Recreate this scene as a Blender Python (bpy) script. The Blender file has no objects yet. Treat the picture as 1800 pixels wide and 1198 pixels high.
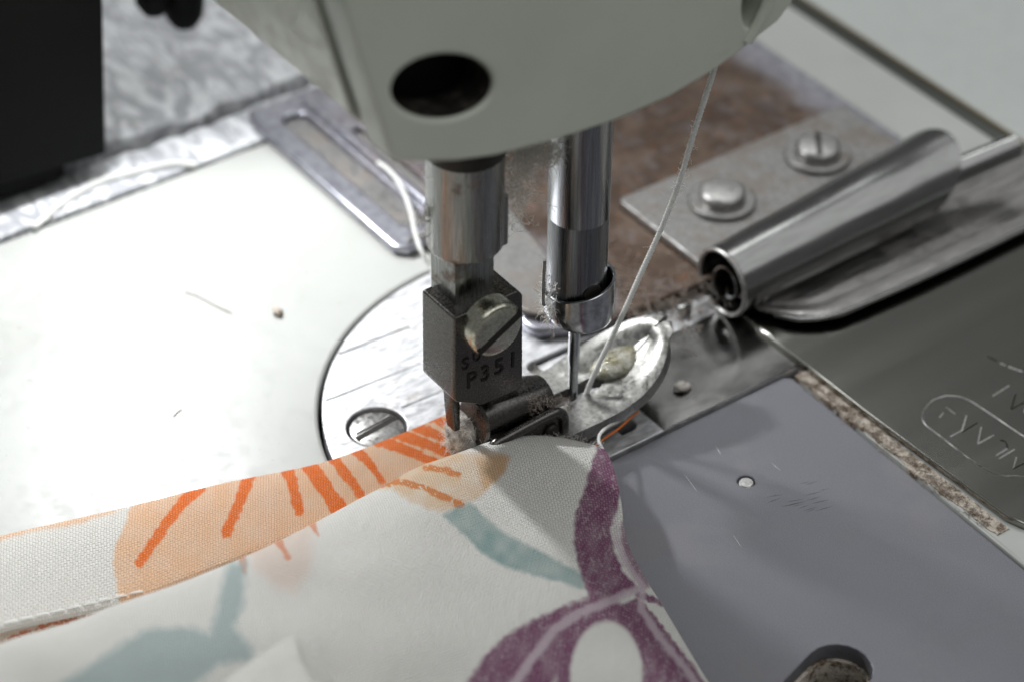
import bpy, bmesh, math, random
import numpy as np
from mathutils import Vector, Matrix

# ------------------------------------------------------------------ camera, light, exposure
# everything is laid out in millimetres (X = towards the slide plate, Y = towards the operator, Z = up,
# origin where the needle meets the needle plate) and written to Blender in metres
MM = 0.001
FPX = 4500.0
YAW, PITCH, ROLL = math.radians(-53.63), math.radians(38.69), math.radians(-0.78)
_f = np.array([math.sin(YAW)*math.cos(PITCH), math.cos(YAW)*math.cos(PITCH), -math.sin(PITCH)])
_r = np.array([math.cos(YAW), -math.sin(YAW), 0.0]); _d = np.cross(_f, _r)
_c, _s = math.cos(ROLL), math.sin(ROLL)
CR = np.array([_c*_r + _s*_d, -_s*_r + _c*_d, _f])
CAM = -(CR.T @ (np.array([105/FPX, 138/FPX, 1.0])*315.0))

def at(px, py, x=None, y=None, z=None):
    d = CR.T @ np.array([(px-900)/FPX, (py-599)/FPX, 1.0])
    t = (z-CAM[2])/d[2] if z is not None else (x-CAM[0])/d[0] if x is not None else (y-CAM[1])/d[1]
    return CAM + t*d

scene = bpy.context.scene
cd = bpy.data.cameras.new('camera'); cam = bpy.data.objects.new('camera', cd)
scene.collection.objects.link(cam); scene.camera = cam
cd.sensor_width = 36.0; cd.sensor_fit = 'HORIZONTAL'; cd.lens = FPX/1800*36
cd.clip_start = 0.01; cd.clip_end = 20
mw = Matrix.Identity(4)
for i in range(3):
    mw[i][0] = CR[0][i]; mw[i][1] = -CR[1][i]; mw[i][2] = -CR[2][i]; mw[i][3] = CAM[i]*MM
cam.matrix_world = mw
cd.dof.use_dof = True; cd.dof.focus_distance = 0.2975; cd.dof.aperture_fstop = 15.5; cd.dof.aperture_blades = 7

w = bpy.data.worlds.new('World'); scene.world = w; w.use_nodes = True
bg = w.node_tree.nodes['Background']; bg.inputs[0].default_value = (0.97, 1.0, 0.98, 1); bg.inputs[1].default_value = 0.13

def lamp(name, kind, loc, aim, energy, color, **kw):
    l = bpy.data.lights.new(name, kind); l.energy = energy; l.color = color
    for k, v in kw.items(): setattr(l, k, v)
    o = bpy.data.objects.new(name, l); scene.collection.objects.link(o)
    o.location = Vector(loc)*MM
    o.rotation_euler = (Vector(aim)-Vector(loc)).to_track_quat('-Z', 'Y').to_euler()
    return o
# the machine's work lamp on the rear of the arm, and the fluorescent ceiling lights of the room
lamp('work_lamp', 'SPOT', (-76, -22, 62), (-14, -34, 0), 0.37, (0.97, 0.99, 1.0), spot_size=math.radians(132), spot_blend=0.7, shadow_soft_size=0.004)
lamp('ceiling_light', 'AREA', (500, 350, 1500), (0, 0, 0), 13.0, (0.98, 1.0, 1.0), shape='RECTANGLE', size=2.6, size_y=1.8)
lamp('ceiling_light', 'AREA', (-900, 200, 1300), (0, 0, 0), 8.0, (0.98, 1.0, 1.0), shape='RECTANGLE', size=1.4, size_y=0.35)

vs = scene.view_settings
vs.view_transform = 'Standard'; vs.look = 'None'; vs.exposure = 0.36; vs.gamma = 1.0; vs.use_curve_mapping = False
scene.render.engine = 'CYCLES'
try:
    scene.cycles.use_denoising = True; scene.cycles.denoiser = 'OPENIMAGEDENOISE'
except Exception: pass
scene.cycles.max_bounces = 8; scene.cycles.caustics_reflective = False; scene.cycles.caustics_refractive = False
scene.cycles.sample_clamp_indirect = 4.0

rnd = random.Random(7)
C = scene.collection

# ------------------------------------------------------------------ materials
def lin(r, g, b):
    f = lambda c: c/12.92 if c <= 0.04045 else ((c+0.055)/1.055)**2.4
    return (f(r/255), f(g/255), f(b/255), 1.0)

class NT:
    """small helper round a material's node tree; p = object coordinates in millimetres"""
    def __init__(s, name):
        s.m = bpy.data.materials.new(name); s.m.use_nodes = True
        s.t = s.m.node_tree; s.b = s.t.nodes['Principled BSDF']
        tc = s.t.nodes.new('ShaderNodeNewGeometry')
        s.p = s.vm('SCALE', tc.outputs['Position'], scale=1000.0)
    def n(s, typ, **kw):
        nd = s.t.nodes.new(typ)
        for k, v in kw.items(): setattr(nd, k, v)
        return nd
    def put(s, sock, v):
        if isinstance(v, bpy.types.NodeSocket): s.t.links.new(v, sock)
        elif v is not None: sock.default_value = v
    def vm(s, op, a, b=None, scale=None):
        nd = s.n('ShaderNodeVectorMath', operation=op); s.put(nd.inputs[0], a)
        if b is not None: s.put(nd.inputs[1], b)
        if scale is not None: s.put(nd.inputs['Scale'], scale)
        return nd.outputs['Value'] if op in ('LENGTH', 'DOT_PRODUCT', 'DISTANCE') else nd.outputs[0]
    def mt(s, op, a, b=None, c=None, clamp=False):
        nd = s.n('ShaderNodeMath', operation=op, use_clamp=clamp)
        for i, v in enumerate((a, b, c)):
            if v is not None: s.put(nd.inputs[i], v)
        return nd.outputs[0]
    def noise(s, scale, detail=4, rough=0.55, vec=None, dist=0.0, stretch=None):
        v = vec or s.p
        if stretch: v = s.vm('MULTIPLY', v, stretch)
        nd = s.n('ShaderNodeTexNoise'); s.put(nd.inputs['Vector'], v); nd.inputs['Scale'].default_value = scale
        nd.inputs['Detail'].default_value = detail; nd.inputs['Roughness'].default_value = rough; nd.inputs['Distortion'].default_value = dist
        return nd.outputs['Fac']
    def ramp(s, fac, lo, hi, a=0.0, b=1.0):
        nd = s.n('ShaderNodeMapRange'); s.put(nd.inputs[0], fac)
        nd.interpolation_type = 'SMOOTHSTEP'
        for i, v in zip((1, 2, 3, 4), (lo, hi, a, b)): nd.inputs[i].default_value = v
        return nd.outputs[0]
    def mix(s, fac, a, b):
        nd = s.n('ShaderNodeMix', data_type='RGBA'); s.put(nd.inputs[0], fac); s.put(nd.inputs[6], a); s.put(nd.inputs[7], b)
        return nd.outputs[2]
    def bump(s, h, strength=0.3, dist=0.1):
        nd = s.n('ShaderNodeBump'); s.put(nd.inputs['Height'], h); nd.inputs['Strength'].default_value = strength
        nd.inputs['Distance'].default_value = dist*MM
        if getattr(s, '_nb', None) is not None: s.put(nd.inputs['Normal'], s._nb)
        s._nb = nd.outputs[0]; s.put(s.b.inputs['Normal'], s._nb)
    def set(s, color=None, metal=None, rough=None, spec=None, coat=None):
        for k, v in (('Base Color', color), ('Metallic', metal), ('Roughness', rough), ('Specular IOR Level', spec), ('Coat Weight', coat)):
            if v is not None: s.put(s.b.inputs[k], v)
        return s

def paint(name, base, dirt, rough=0.38, speck=0.66):
    k = NT(name)
    big = k.ramp(k.noise(0.05, 5), 0.35, 0.75); col = k.mix(k.mt('MULTIPLY', big, 0.35), base, dirt)
    sp = k.ramp(k.noise(0.9, 3, 0.6), speck, speck+0.10); col = k.mix(k.mt('MULTIPLY', sp, 0.35), col, lin(120, 110, 95))
    fine = k.ramp(k.noise(0.35, 6, 0.7, stretch=(1, 0.35, 1)), 0.6, 0.78); col = k.mix(k.mt('MULTIPLY', fine, 0.22), col, lin(140, 134, 122))
    k.set(col, 0.0, k.ramp(k.noise(0.4, 4), 0.3, 0.7, rough-0.08, rough+0.12))
    k.bump(k.noise(1.6, 3), 0.12, 0.06)
    return k.m

def steel(name, base, rough, stain=None, stain_amt=0.0, streak=(1, 1, 1), grain=3.0, bump=0.12, lo=0.5, metal=1.0, sc=0.18, con=0.38, rv_=0.25):
    k = NT(name)
    g = k.noise(grain, 4, 0.65, stretch=streak)
    b2 = tuple(c*(1-con) for c in base[:3])+(1,)
    col = k.mix(k.ramp(g, 0.35, 0.7), base, b2)
    rr = k.ramp(k.noise(grain*0.6, 4, 0.6, stretch=streak), 0.3, 0.7, rough*(1-rv_), min(1, rough*(1+1.8*rv_)))
    if stain is not None:
        ms = k.mt('MULTIPLY', k.ramp(k.noise(sc, 8, 0.68), lo, lo+0.16), stain_amt)
        col = k.mix(ms, col, stain)
        rr = k.mt('ADD', rr, k.mt('MULTIPLY', ms, 0.35), clamp=True)
        k.set(col, k.mt('SUBTRACT', metal, k.mt('MULTIPLY', ms, 0.75), clamp=True), rr)
    else:
        k.set(col, metal, rr)
    k.bump(g, bump, 0.05)
    return k.m

M = {}
M['bed'] = paint('bed_paint', lin(172, 173, 170), lin(152, 152, 146), 0.40, 0.65)
M['head'] = paint('head_paint', lin(194, 197, 186), lin(174, 177, 164), 0.42, 0.68)
M['table'] = paint('table_laminate', lin(176, 179, 177), lin(166, 169, 167), 0.4, 0.8)
M['plate'] = steel('needle_plate_steel', (0.70, 0.70, 0.72, 1), 0.43, lin(140, 122, 106), 0.5, (1, 0.3, 1), 1.6, 0.03, 0.55, metal=0.78)
M['slide'] = steel('satin_slide_plate', (0.19, 0.19, 0.214, 1), 0.38, lin(122, 120, 122), 0.4, (1, 1, 1), 9.0, 0.7, 0.5, metal=0.4, sc=0.06)
M['dark_strip'] = steel('polished_strip_steel', (0.26, 0.255, 0.25, 1), 0.17, lin(110, 92, 76), 0.22, (1, 0.4, 1), 0.5, 0.01, 0.58, con=0.15, rv_=0.15)
M['engraved'] = steel('engraved_plate_steel', (0.34, 0.335, 0.31, 1), 0.13, None, 0, (1, 0.06, 1), 0.4, 0.0, con=0.05, rv_=0.08)
M['chrome'] = steel('folder_sheet_steel', (0.24, 0.24, 0.236, 1), 0.19, lin(60, 56, 50), 0.15, (1, 0.15, 1), 1.2, 0.01, 0.6, con=0.15, rv_=0.12)
M['scoop'] = steel('scoop_sheet_steel', (0.28, 0.27, 0.265, 1), 0.34, lin(84, 76, 70), 0.5, (2.0, 0.12, 1), 1.6, 0.1, 0.5)
M['mount'] = steel('dusty_mount_steel', (0.30, 0.295, 0.29, 1), 0.42, lin(120, 110, 102), 0.75, (1, 1, 1), 2.2, 0.2, 0.46)
M['screw'] = steel('screw_steel', (0.42, 0.41, 0.40, 1), 0.36, lin(96, 86, 76), 0.5, (1, 1, 1), 2.5, 0.1, 0.56)
M['nickel'] = steel('nickel_screw', (0.60, 0.59, 0.50, 1), 0.22, lin(60, 48, 38), 0.5, (1, 1, 1), 2.5, 0.08, 0.62, sc=0.9)
M['bar'] = steel('ground_bar_steel', (0.29, 0.295, 0.305, 1), 0.22, lin(60, 48, 40), 0.35, (3, 3, 0.05), 1.6, 0.02, 0.66)
M['bar_end'] = steel('bar_end_steel', (0.21, 0.215, 0.225, 1), 0.28, lin(60, 48, 40), 0.35, (3, 3, 0.05), 1.6, 0.02, 0.66)
M['bar_stained'] = steel('stained_bar_steel', (0.30, 0.305, 0.295, 1), 0.28, lin(104, 70, 46), 0.85, (2.5, 2.5, 0.12), 1.6, 0.03, 0.54, sc=0.28)
M['collar'] = steel('collar_steel', (0.52, 0.53, 0.55, 1), 0.16, lin(80, 66, 60), 0.3, (1, 1, 1), 1.0, 0.05, 0.64)
M['foot'] = steel('blackened_foot_steel', (0.125, 0.118, 0.112, 1), 0.27, lin(58, 40, 28), 0.5, (1, 1, 1), 5.0, 0.07, 0.6, sc=0.5)
M['letter'] = steel('letter_steel', (0.045, 0.042, 0.04, 1), 0.35, None, 0)
M['sole'] = steel('worn_sole_steel', (0.36, 0.355, 0.34, 1), 0.36, lin(104, 100, 80), 0.45, (1, 1, 1), 2.2, 0.10, 0.58, sc=0.4)
M['needle'] = steel('needle_steel', (0.5, 0.52, 0.55, 1), 0.12, None, 0, (1, 1, 1), 3.0, 0.03)

k = NT('black_plastic'); k.set((0.004, 0.004, 0.004, 1), 0, 0.55, 0.08); M['black'] = k.m
k = NT('dark_cavity'); k.set(k.mix(k.ramp(k.noise(0.6, 4), 0.45, 0.7), (0.012, 0.010, 0.009, 1), (0.06, 0.05, 0.04, 1)), 0, 0.8, 0.2); M['cavity'] = k.m
k = NT('dark_recess'); k.set((0.02, 0.018, 0.015, 1), 0.3, 0.5, 0.3); M['recess'] = k.m

k = NT('rusty_plate')      # rust grows on the operator's end of the plate, the other end is still bright
sp = k.n('ShaderNodeSeparateXYZ'); k.put(sp.inputs[0], k.p)
grow = k.ramp(k.mt('ADD', sp.outputs[1], k.mt('MULTIPLY', k.noise(0.12, 6, 0.65), 26.0)), 17.0, 34.0)
edge = k.ramp(k.mt('ADD', sp.outputs[1], k.mt('MULTIPLY', k.noise(0.15, 5), 8.0)), 70.0, 76.0)
rm = k.mt('MULTIPLY', grow, k.mt('SUBTRACT', 1.0, k.mt('MULTIPLY', edge, 0.85)))
rm = k.mt('MULTIPLY', rm, k.ramp(k.noise(0.3, 7, 0.7), 0.32, 0.52, 0.84, 1.0))
rust = k.mix(k.ramp(k.noise(0.22, 7, 0.7), 0.38, 0.66), lin(62, 44, 31), lin(92, 76, 64))
rust = k.mix(k.ramp(k.noise(0.5, 6, 0.7), 0.55, 0.7), rust, lin(106, 68, 42))
brt = k.mix(k.ramp(k.noise(0.8, 5), 0.4, 0.7), (0.42, 0.42, 0.47, 1), (0.27, 0.27, 0.32, 1))
k.set(k.mix(rm, brt, rust), k.mt('SUBTRACT', 0.9, k.mt('MULTIPLY', rm, 0.5)), k.mt('ADD', 0.28, k.mt('MULTIPLY', rm, 0.14)))
k.bump(k.noise(1.3, 6, 0.7), 0.35, 0.12); M['rust'] = k.m

k = NT('crinkled_film')    # grimy clear film over bright metal at the arm's foot
n1 = k.noise(0.16, 7, 0.62, dist=1.6, stretch=(0.8, 2.0, 1))
col = k.mix(k.ramp(n1, 0.42, 0.62), lin(160, 161, 166), lin(222, 223, 226))
col = k.mix(k.ramp(k.noise(0.10, 6, 0.7), 0.62, 0.74), col, lin(140, 136, 126))
k.set(col, 0.0, k.ramp(n1, 0.3, 0.7, 0.5, 0.28)); k.bump(n1, 0.25, 0.5); M['film'] = k.m

k = NT('lint_mat'); k.set(k.mix(k.ramp(k.noise(0.8, 4), 0.4, 0.65), lin(196, 190, 184), lin(136, 128, 122)), 0, 0.95, 0.1); M['lint'] = k.m
k = NT('dusty_lint_mat'); k.set(k.mix(k.ramp(k.noise(0.6, 6, 0.7), 0.42, 0.62), lin(196, 186, 174), lin(104, 90, 76)), 0, 0.95, 0.1)
k.bump(k.noise(2.5, 5, 0.7), 0.8, 0.4); M['dust'] = k.m
def soft_fibre(name, c):
    k = NT(name); k.set(c, 0, 0.7, 0.3)
    tr = k.n('ShaderNodeBsdfTranslucent'); tr.inputs[0].default_value = c
    mx = k.n('ShaderNodeMixShader'); mx.inputs[0].default_value = 0.5
    k.put(mx.inputs[1], k.b.outputs[0]); k.put(mx.inputs[2], tr.outputs[0]); k.put(k.t.nodes['Material Output'].inputs[0], mx.outputs[0])
    return k.m
M['thread'] = soft_fibre('white_thread_mat', lin(250, 250, 248))
M['fibre'] = soft_fibre('fibre_white', lin(246, 243, 238))
M['fibre_grey'] = soft_fibre('fibre_grey', lin(186, 174, 164))
k = NT('orange_thread_mat'); k.set(lin(222, 122, 52), 0, 0.6, 0.3); M['orange_thread'] = k.m
k = NT('grease_mat'); g = k.noise(0.7, 5, 0.6)
k.set(k.mix(k.ramp(g, 0.35, 0.65), lin(176, 174, 166), lin(122, 117, 90)), 0.4, k.ramp(k.noise(1.6, 4), 0.35, 0.65, 0.12, 0.4), 0.6, 0.5)
k.bump(k.noise(1.5, 4, 0.6), 0.7, 0.4); M['grease'] = k.m

def cloth(name):
    k = NT(name)
    uv = k.n('ShaderNodeUVMap', uv_map='thread_mm').outputs[0]
    s = k.n('ShaderNodeSeparateXYZ'); k.put(s.inputs[0], uv)
    wob = k.mt('MULTIPLY', k.mt('SUBTRACT', k.noise(0.7, 3, vec=uv), 0.5), 0.35)
    P = math.pi/0.33
    a = k.mt('SINE', k.mt('MULTIPLY', k.mt('ADD', s.outputs[0], wob), P)); b = k.mt('SINE', k.mt('MULTIPLY', k.mt('ADD', s.outputs[1], wob), P))
    weave = k.mt('MULTIPLY', a, b)                      # over-under checker of a plain weave
    ga = k.mt('ABSOLUTE', a); gb = k.mt('ABSOLUTE', b)
    gap = k.mt('MINIMUM', ga, gb)
    slub = k.noise(1.1, 4, 0.6, vec=uv, stretch=(0.25, 3.0, 1))
    at_ = k.n('ShaderNodeVertexColor', layer_name='print').outputs[0]
    col = k.mix(k.mt('MULTIPLY', k.ramp(gap, 0.0, 0.36, 1.0, 0.0), 0.72), at_, k.vm('MULTIPLY', at_, (0.52, 0.50, 0.47)))
    col = k.mix(k.mt('MULTIPLY', k.ramp(weave, 0.1, 0.9), 0.30), col, k.mix(0.5, at_, (0.90, 0.89, 0.87, 1)))
    col = k.mix(k.mt('MULTIPLY', k.ramp(slub, 0.45, 0.75), 0.10), col, (0.5, 0.48, 0.46, 1))
    k.set(col, 0, 0.85, 0.15)
    try:
        k.b.inputs['Sheen Weight'].default_value = 0.12
    except Exception: pass
    h = k.mt('ADD', k.mt('MULTIPLY', gap, 0.8), k.mt('MULTIPLY', weave, 0.35))
    k.bump(h, 0.9, 0.16)
    tr = k.n('ShaderNodeBsdfTranslucent'); k.put(tr.inputs[0], col); k.put(tr.inputs['Normal'], k._nb)
    mx = k.n('ShaderNodeMixShader'); mx.inputs[0].default_value = 0.32
    k.put(mx.inputs[1], k.b.outputs[0]); k.put(mx.inputs[2], tr.outputs[0])
    k.put(k.t.nodes['Material Output'].inputs[0], mx.outputs[0])
    return k.m
M['cloth'] = cloth('printed_cotton')

# ------------------------------------------------------------------ mesh helpers
def tag(o, label=None, cat=None, group=None, kind=None):
    for n_, v in (('label', label), ('category', cat), ('group', group), ('kind', kind)):
        if v: o[n_] = v
    return o

def empty(name, loc, label, cat, group=None):
    o = bpy.data.objects.new(name, None); C.objects.link(o); o.location = Vector(loc)*MM
    o.empty_display_size = 0.005
    return tag(o, label, cat, group)

def finish(name, me, mat, parent=None, smooth=35, recalc=False):
    me.name = name
    if recalc:
        b = bmesh.new(); b.from_mesh(me); bmesh.ops.recalc_face_normals(b, faces=b.faces); b.to_mesh(me); b.free()
    if smooth:
        for p in me.polygons: p.use_smooth = True
        if smooth < 180: me.set_sharp_from_angle(angle=math.radians(smooth))
    n = len(me.vertices); co = np.empty(n*3); me.vertices.foreach_get('co', co); co = co.reshape(-1, 3)
    lo, hi = co.min(0), co.max(0); base = np.array([(lo[0]+hi[0])/2, (lo[1]+hi[1])/2, lo[2]])
    me.vertices.foreach_set('co', ((co-base)*MM).ravel()); me.update()
    o = bpy.data.objects.new(name, me); C.objects.link(o)
    o.location = Vector(base)*MM
    if parent is not None:
        o.parent = parent
        pl = Vector((0, 0, 0)); q = parent
        while q is not None: pl += q.location; q = q.parent
        o.location = Vector(base)*MM - pl
    if mat is not None: me.materials.append(M[mat] if isinstance(mat, str) else mat)
    return o

def plate(name, loops, plane, c0, c1, mat, parent=None, bevel=0.15, smooth=35, res=2):
    """flat piece with holes: loops of 2D points, extruded from c0 to c1 along the plane's axis, with rounded edges"""
    cu = bpy.data.curves.new('tmp', 'CURVE'); cu.dimensions = '2D'; cu.fill_mode = 'BOTH'
    for lp in loops:
        sp = cu.splines.new('POLY'); sp.points.add(len(lp)-1); sp.use_cyclic_u = True
        for q, p in zip(sp.points, lp): q.co = (p[0], p[1], 0, 1)
    t = abs(c1-c0); bevel = min(bevel, t*0.45)
    cu.extrude = t/2-bevel; cu.bevel_depth = bevel; cu.bevel_resolution = res; cu.offset = -bevel
    co = bpy.data.objects.new('tmp', cu); C.objects.link(co)
    dg = bpy.context.evaluated_depsgraph_get(); dg.update()
    me = bpy.data.meshes.new_from_object(co.evaluated_get(dg), depsgraph=dg)
    bpy.data.objects.remove(co); bpy.data.curves.remove(cu)
    me.materials.clear()
    n = len(me.vertices); v = np.empty(n*3); me.vertices.foreach_get('co', v); v = v.reshape(-1, 3)
    cm = (c0+c1)/2
    if plane == 'z': o = np.stack([v[:, 0], v[:, 1], cm+v[:, 2]], 1)
    elif plane == 'x': o = np.stack([cm+v[:, 2], v[:, 0], v[:, 1]], 1)
    else: o = np.stack([v[:, 0], cm-v[:, 2], v[:, 1]], 1)
    me.vertices.foreach_set('co', o.ravel()); me.update()
    return finish(name, me, mat, parent, smooth)

def arc(cx, cy, r, a0, a1, n=24, ry=None):
    ry = ry or r
    return [(cx+r*math.cos(math.radians(a0+(a1-a0)*i/n)), cy+ry*math.sin(math.radians(a0+(a1-a0)*i/n))) for i in range(n+1)]
def circle(cx, cy, r, n=48): return arc(cx, cy, r, 0, 360, n)[:-1]
def capsule(p, q, r, n=10):
    a = math.degrees(math.atan2(q[1]-p[1], q[0]-p[0]))
    return arc(q[0], q[1], r, a-90, a+90, n)+arc(p[0], p[1], r, a+90, a+270, n)
def rect(x0, y0, x1, y1): return [(x0, y0), (x1, y0), (x1, y1), (x0, y1)]
def rrect(x0, y0, x1, y1, r, n=6):
    return arc(x1-r, y1-r, r, 0, 90, n)+arc(x0+r, y1-r, r, 90, 180, n)+arc(x0+r, y0+r, r, 180, 270, n)+arc(x1-r, y0+r, r, 270, 360, n)

def frame_for(axis):
    a = Vector(axis).normalized(); u = a.orthogonal().normalized(); return a, u, a.cross(u)

def lathe(name, prof, org, axis, mat, parent=None, n=64, smooth=35, warp=None):
    """prof: (radius, distance along axis) pairs; closed at both ends where the radius is 0"""
    a, u, v = frame_for(axis); org = Vector(org)
    if abs(a.z) > 0.99: u, v = Vector((1, 0, 0)), Vector((0, 1, 0)) if a.z > 0 else Vector((0, -1, 0))
    vs_, fs = [], []
    for r, h in prof:
        for i in range(n):
            t = 2*math.pi*i/n; p = org+a*h+u*(r*math.cos(t))+v*(r*math.sin(t))
            vs_.append(warp(p) if warp else p)
    for j in range(len(prof)-1):
        for i in range(n):
            fs.append((j*n+i, j*n+(i+1) % n, (j+1)*n+(i+1) % n, (j+1)*n+i))
    me = bpy.data.meshes.new(name); me.from_pydata(vs_, [], fs)
    b = bmesh.new(); b.from_mesh(me); bmesh.ops.remove_doubles(b, verts=b.verts, dist=1e-4)
    bmesh.ops.recalc_face_normals(b, faces=b.faces); b.to_mesh(me); b.free()
    return finish(name, me, mat, parent, smooth)

def smooth_path(pts, n):
    P = np.array(pts, float); m = len(P); out = []
    Q = np.vstack([2*P[0]-P[1], P, 2*P[-1]-P[-2]])
    for k_ in range(n+1):
        t = k_/n*(m-1); i = min(int(t), m-2); f = t-i
        p0, p1, p2, p3 = Q[i], Q[i+1], Q[i+2], Q[i+3]
        out.append(0.5*((2*p1)+(-p0+p2)*f+(2*p0-5*p1+4*p2-p3)*f*f+(-p0+3*p1-3*p2+p3)*f**3))
    return np.array(out)

def tube_data(P, R, n=8, closed=False, vs_=None, fs=None):
    vs_ = [] if vs_ is None else vs_; fs = [] if fs is None else fs
    P = [Vector(p) for p in P]; m = len(P)
    R = [R]*m if not hasattr(R, '__len__') else R
    off = len(vs_); up = None
    for i in range(m):
        if closed: d = (P[(i+1) % m]-P[i-1])
        else: d = P[min(i+1, m-1)]-P[max(i-1, 0)]
        d = d.normalized() if d.length > 1e-9 else Vector((0, 0, 1))
        if up is None: up = d.orthogonal().normalized()
        up = (up-d*up.dot(d)); up = up.normalized() if up.length > 1e-6 else d.orthogonal().normalized()
        b = d.cross(up)
        for j in range(n):
            t = 2*math.pi*j/n; vs_.append(P[i]+up*(R[i]*math.cos(t))+b*(R[i]*math.sin(t)))
    for i in range(m if closed else m-1):
        i2 = (i+1) % m
        for j in range(n): fs.append((off+i*n+j, off+i*n+(j+1) % n, off+i2*n+(j+1) % n, off+i2*n+j))
    if not closed:
        fs.append(tuple(off+j for j in range(n))[::-1]); fs.append(tuple(off+(m-1)*n+j for j in range(n)))
    return vs_, fs

def mesh(name, vs_, fs, mat, parent=None, smooth=40, recalc=False):
    me = bpy.data.meshes.new(name); me.from_pydata([tuple(v) for v in vs_], [], fs)
    return finish(name, me, mat, parent, smooth, recalc)

def tube(name, P, R, mat, parent=None, n=10, closed=False, smooth=60):
    return mesh(name, *tube_data(P, R, n, closed), mat, parent, smooth)

def solid(name, vs_, fs, mat, parent=None, bevel=0.3, seg=3, smooth=35):
    b = bmesh.new(); bv = [b.verts.new(v) for v in vs_]
    for f in fs: b.faces.new([bv[i] for i in f])
    bmesh.ops.recalc_face_normals(b, faces=b.faces)
    if bevel: bmesh.ops.bevel(b, geom=list(b.edges), offset=bevel, segments=seg, affect='EDGES', profile=0.6, clamp_overlap=True)
    me = bpy.data.meshes.new(name); b.to_mesh(me); b.free()
    return finish(name, me, mat, parent, smooth)

BOXF = [(0, 1, 2, 3), (7, 6, 5, 4), (0, 4, 5, 1), (1, 5, 6, 2), (2, 6, 7, 3), (3, 7, 4, 0)]
def box(name, x0, y0, z0, x1, y1, z1, mat, parent=None, bevel=0.3, seg=3):
    return solid(name, [(x0, y0, z0), (x1, y0, z0), (x1, y1, z0), (x0, y1, z0), (x0, y0, z1), (x1, y0, z1), (x1, y1, z1), (x0, y1, z1)], BOXF, mat, parent, bevel, seg)

def prism_x(name, poly, x0, x1, mat, parent=None, bevel=0.3, seg=3):
    n = len(poly); v = [(x0, *p) for p in poly]+[(x1, *p) for p in poly]
    f = [tuple(range(n)), tuple(range(n, 2*n))]+[(i, (i+1) % n, n+(i+1) % n, n+i) for i in range(n)]
    return solid(name, v, f, mat, parent, bevel, seg)

def sheet(name, rows, mat, parent=None, thick=0.6, smooth=60, sub=0):
    """a bent metal sheet given as a grid of points, thickened"""
    nr, nc = len(rows), len(rows[0])
    b = bmesh.new(); g = [[b.verts.new(p) for p in r] for r in rows]
    for i in range(nr-1):
        for j in range(nc-1): b.faces.new((g[i][j], g[i][j+1], g[i+1][j+1], g[i+1][j]))
    bmesh.ops.recalc_face_normals(b, faces=b.faces)
    bmesh.ops.solidify(b, geom=list(b.faces), thickness=thick)
    me = bpy.data.meshes.new(name); b.to_mesh(me); b.free()
    return finish(name, me, mat, parent, smooth)

def fibres(name, gen, count, rad, mat, parent=None, seg=9, sides=3):
    vs_, fs = [], []
    for i in range(count):
        P = gen(i); r = rad*rnd.uniform(0.6, 1.3)
        tube_data(P, r, sides, False, vs_, fs)
    return mesh(name, vs_, fs, mat, parent, 180)

def curl(p, length, wild, n=9, drift=(0, 0, 0)):
    p = Vector(p); d = Vector((rnd.gauss(0, 1), rnd.gauss(0, 1), rnd.gauss(0, 1))).normalized(); out = [p.copy()]
    ax = Vector((rnd.gauss(0, 1), rnd.gauss(0, 1), rnd.gauss(0, 1))).normalized()
    for _ in range(n):
        d = (Matrix.Rotation(rnd.gauss(0.25, 0.6)*wild, 3, ax) @ d + Vector(drift)).normalized()
        if rnd.random() < 0.25: ax = Vector((rnd.gauss(0, 1), rnd.gauss(0, 1), rnd.gauss(0, 1))).normalized()
        p = p+d*(length/n); out.append(p.copy())
    return out

def blob(name, cen, rad, mat, parent=None, amp=0.25, freq=0.5, lev=4, seed=0, fn=None):
    from mathutils import noise as nz
    b = bmesh.new(); bmesh.ops.create_icosphere(b, subdivisions=lev, radius=1.0)
    for v in b.verts:
        d = v.co.copy(); q = Vector((d.x*rad[0], d.y*rad[1], d.z*rad[2]))
        h = nz.fractal(q*freq+Vector((seed*7.1, seed*3.3, 0)), 0.9, 2.0, 4)
        q = q*(1+amp*h)+Vector(cen); v.co = fn(q) if fn else q
    me = bpy.data.meshes.new(name); b.to_mesh(me); b.free()
    return finish(name, me, mat, parent, 180)

# ------------------------------------------------------------------ the setting: bed, cavity, table, base
NPC, NPR = (-1.28, 3.8), 33.2          # needle plate's round side
XS = 8.3                               # joint of needle plate and slide plate
a1 = math.degrees(math.acos((XS+1.28)/NPR))
R2 = NPR+0.5
bed_hole = [(XS-0.2, -46), (66.3, -46), (66.3, 27.6), (XS+25, 27.6)]
yj = NPC[1]+math.sqrt(R2**2-(XS+0.2-NPC[0])**2)
am = math.degrees(math.asin((28.2-NPC[1])/R2))
bed_hole = [(XS-0.2, -40), (66.3, -40), (66.3, 26.8), (XS+1.4, 28.2)]+arc(*NPC, R2, am, 287, 80)
bed = plate('machine_bed', [rect(-73, -150, 110, 86), bed_hole], 'z', -6, 0, 'bed', bevel=0.5)
tag(bed, 'white painted sewing machine bed plate', None, None, 'structure')
cav = plate('bed_cavity_floor', [rect(-72, -149, 109, 85)], 'z', -9, -6.5, 'cavity', bevel=0.1)
tag(cav, 'dark greasy floor of the bed opening', None, None, 'structure')
tab = plate('work_table', [rect(-260, 88.3, 260, 420)], 'z', -4, 0.4, 'table', bevel=0.6)
tag(tab, 'pale grey table top beyond the bed', None, None, 'structure')
trim = plate('table_edge_strip', [rect(-260, 88.05, 260, 88.55)], 'z', -0.4, 0.7, paint('edge_strip_paint', lin(132, 122, 102), lin(96, 86, 70), 0.5, 0.6), bevel=0.2)
tag(trim, 'yellowed edge strip of the table', None, None, 'structure')
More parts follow.
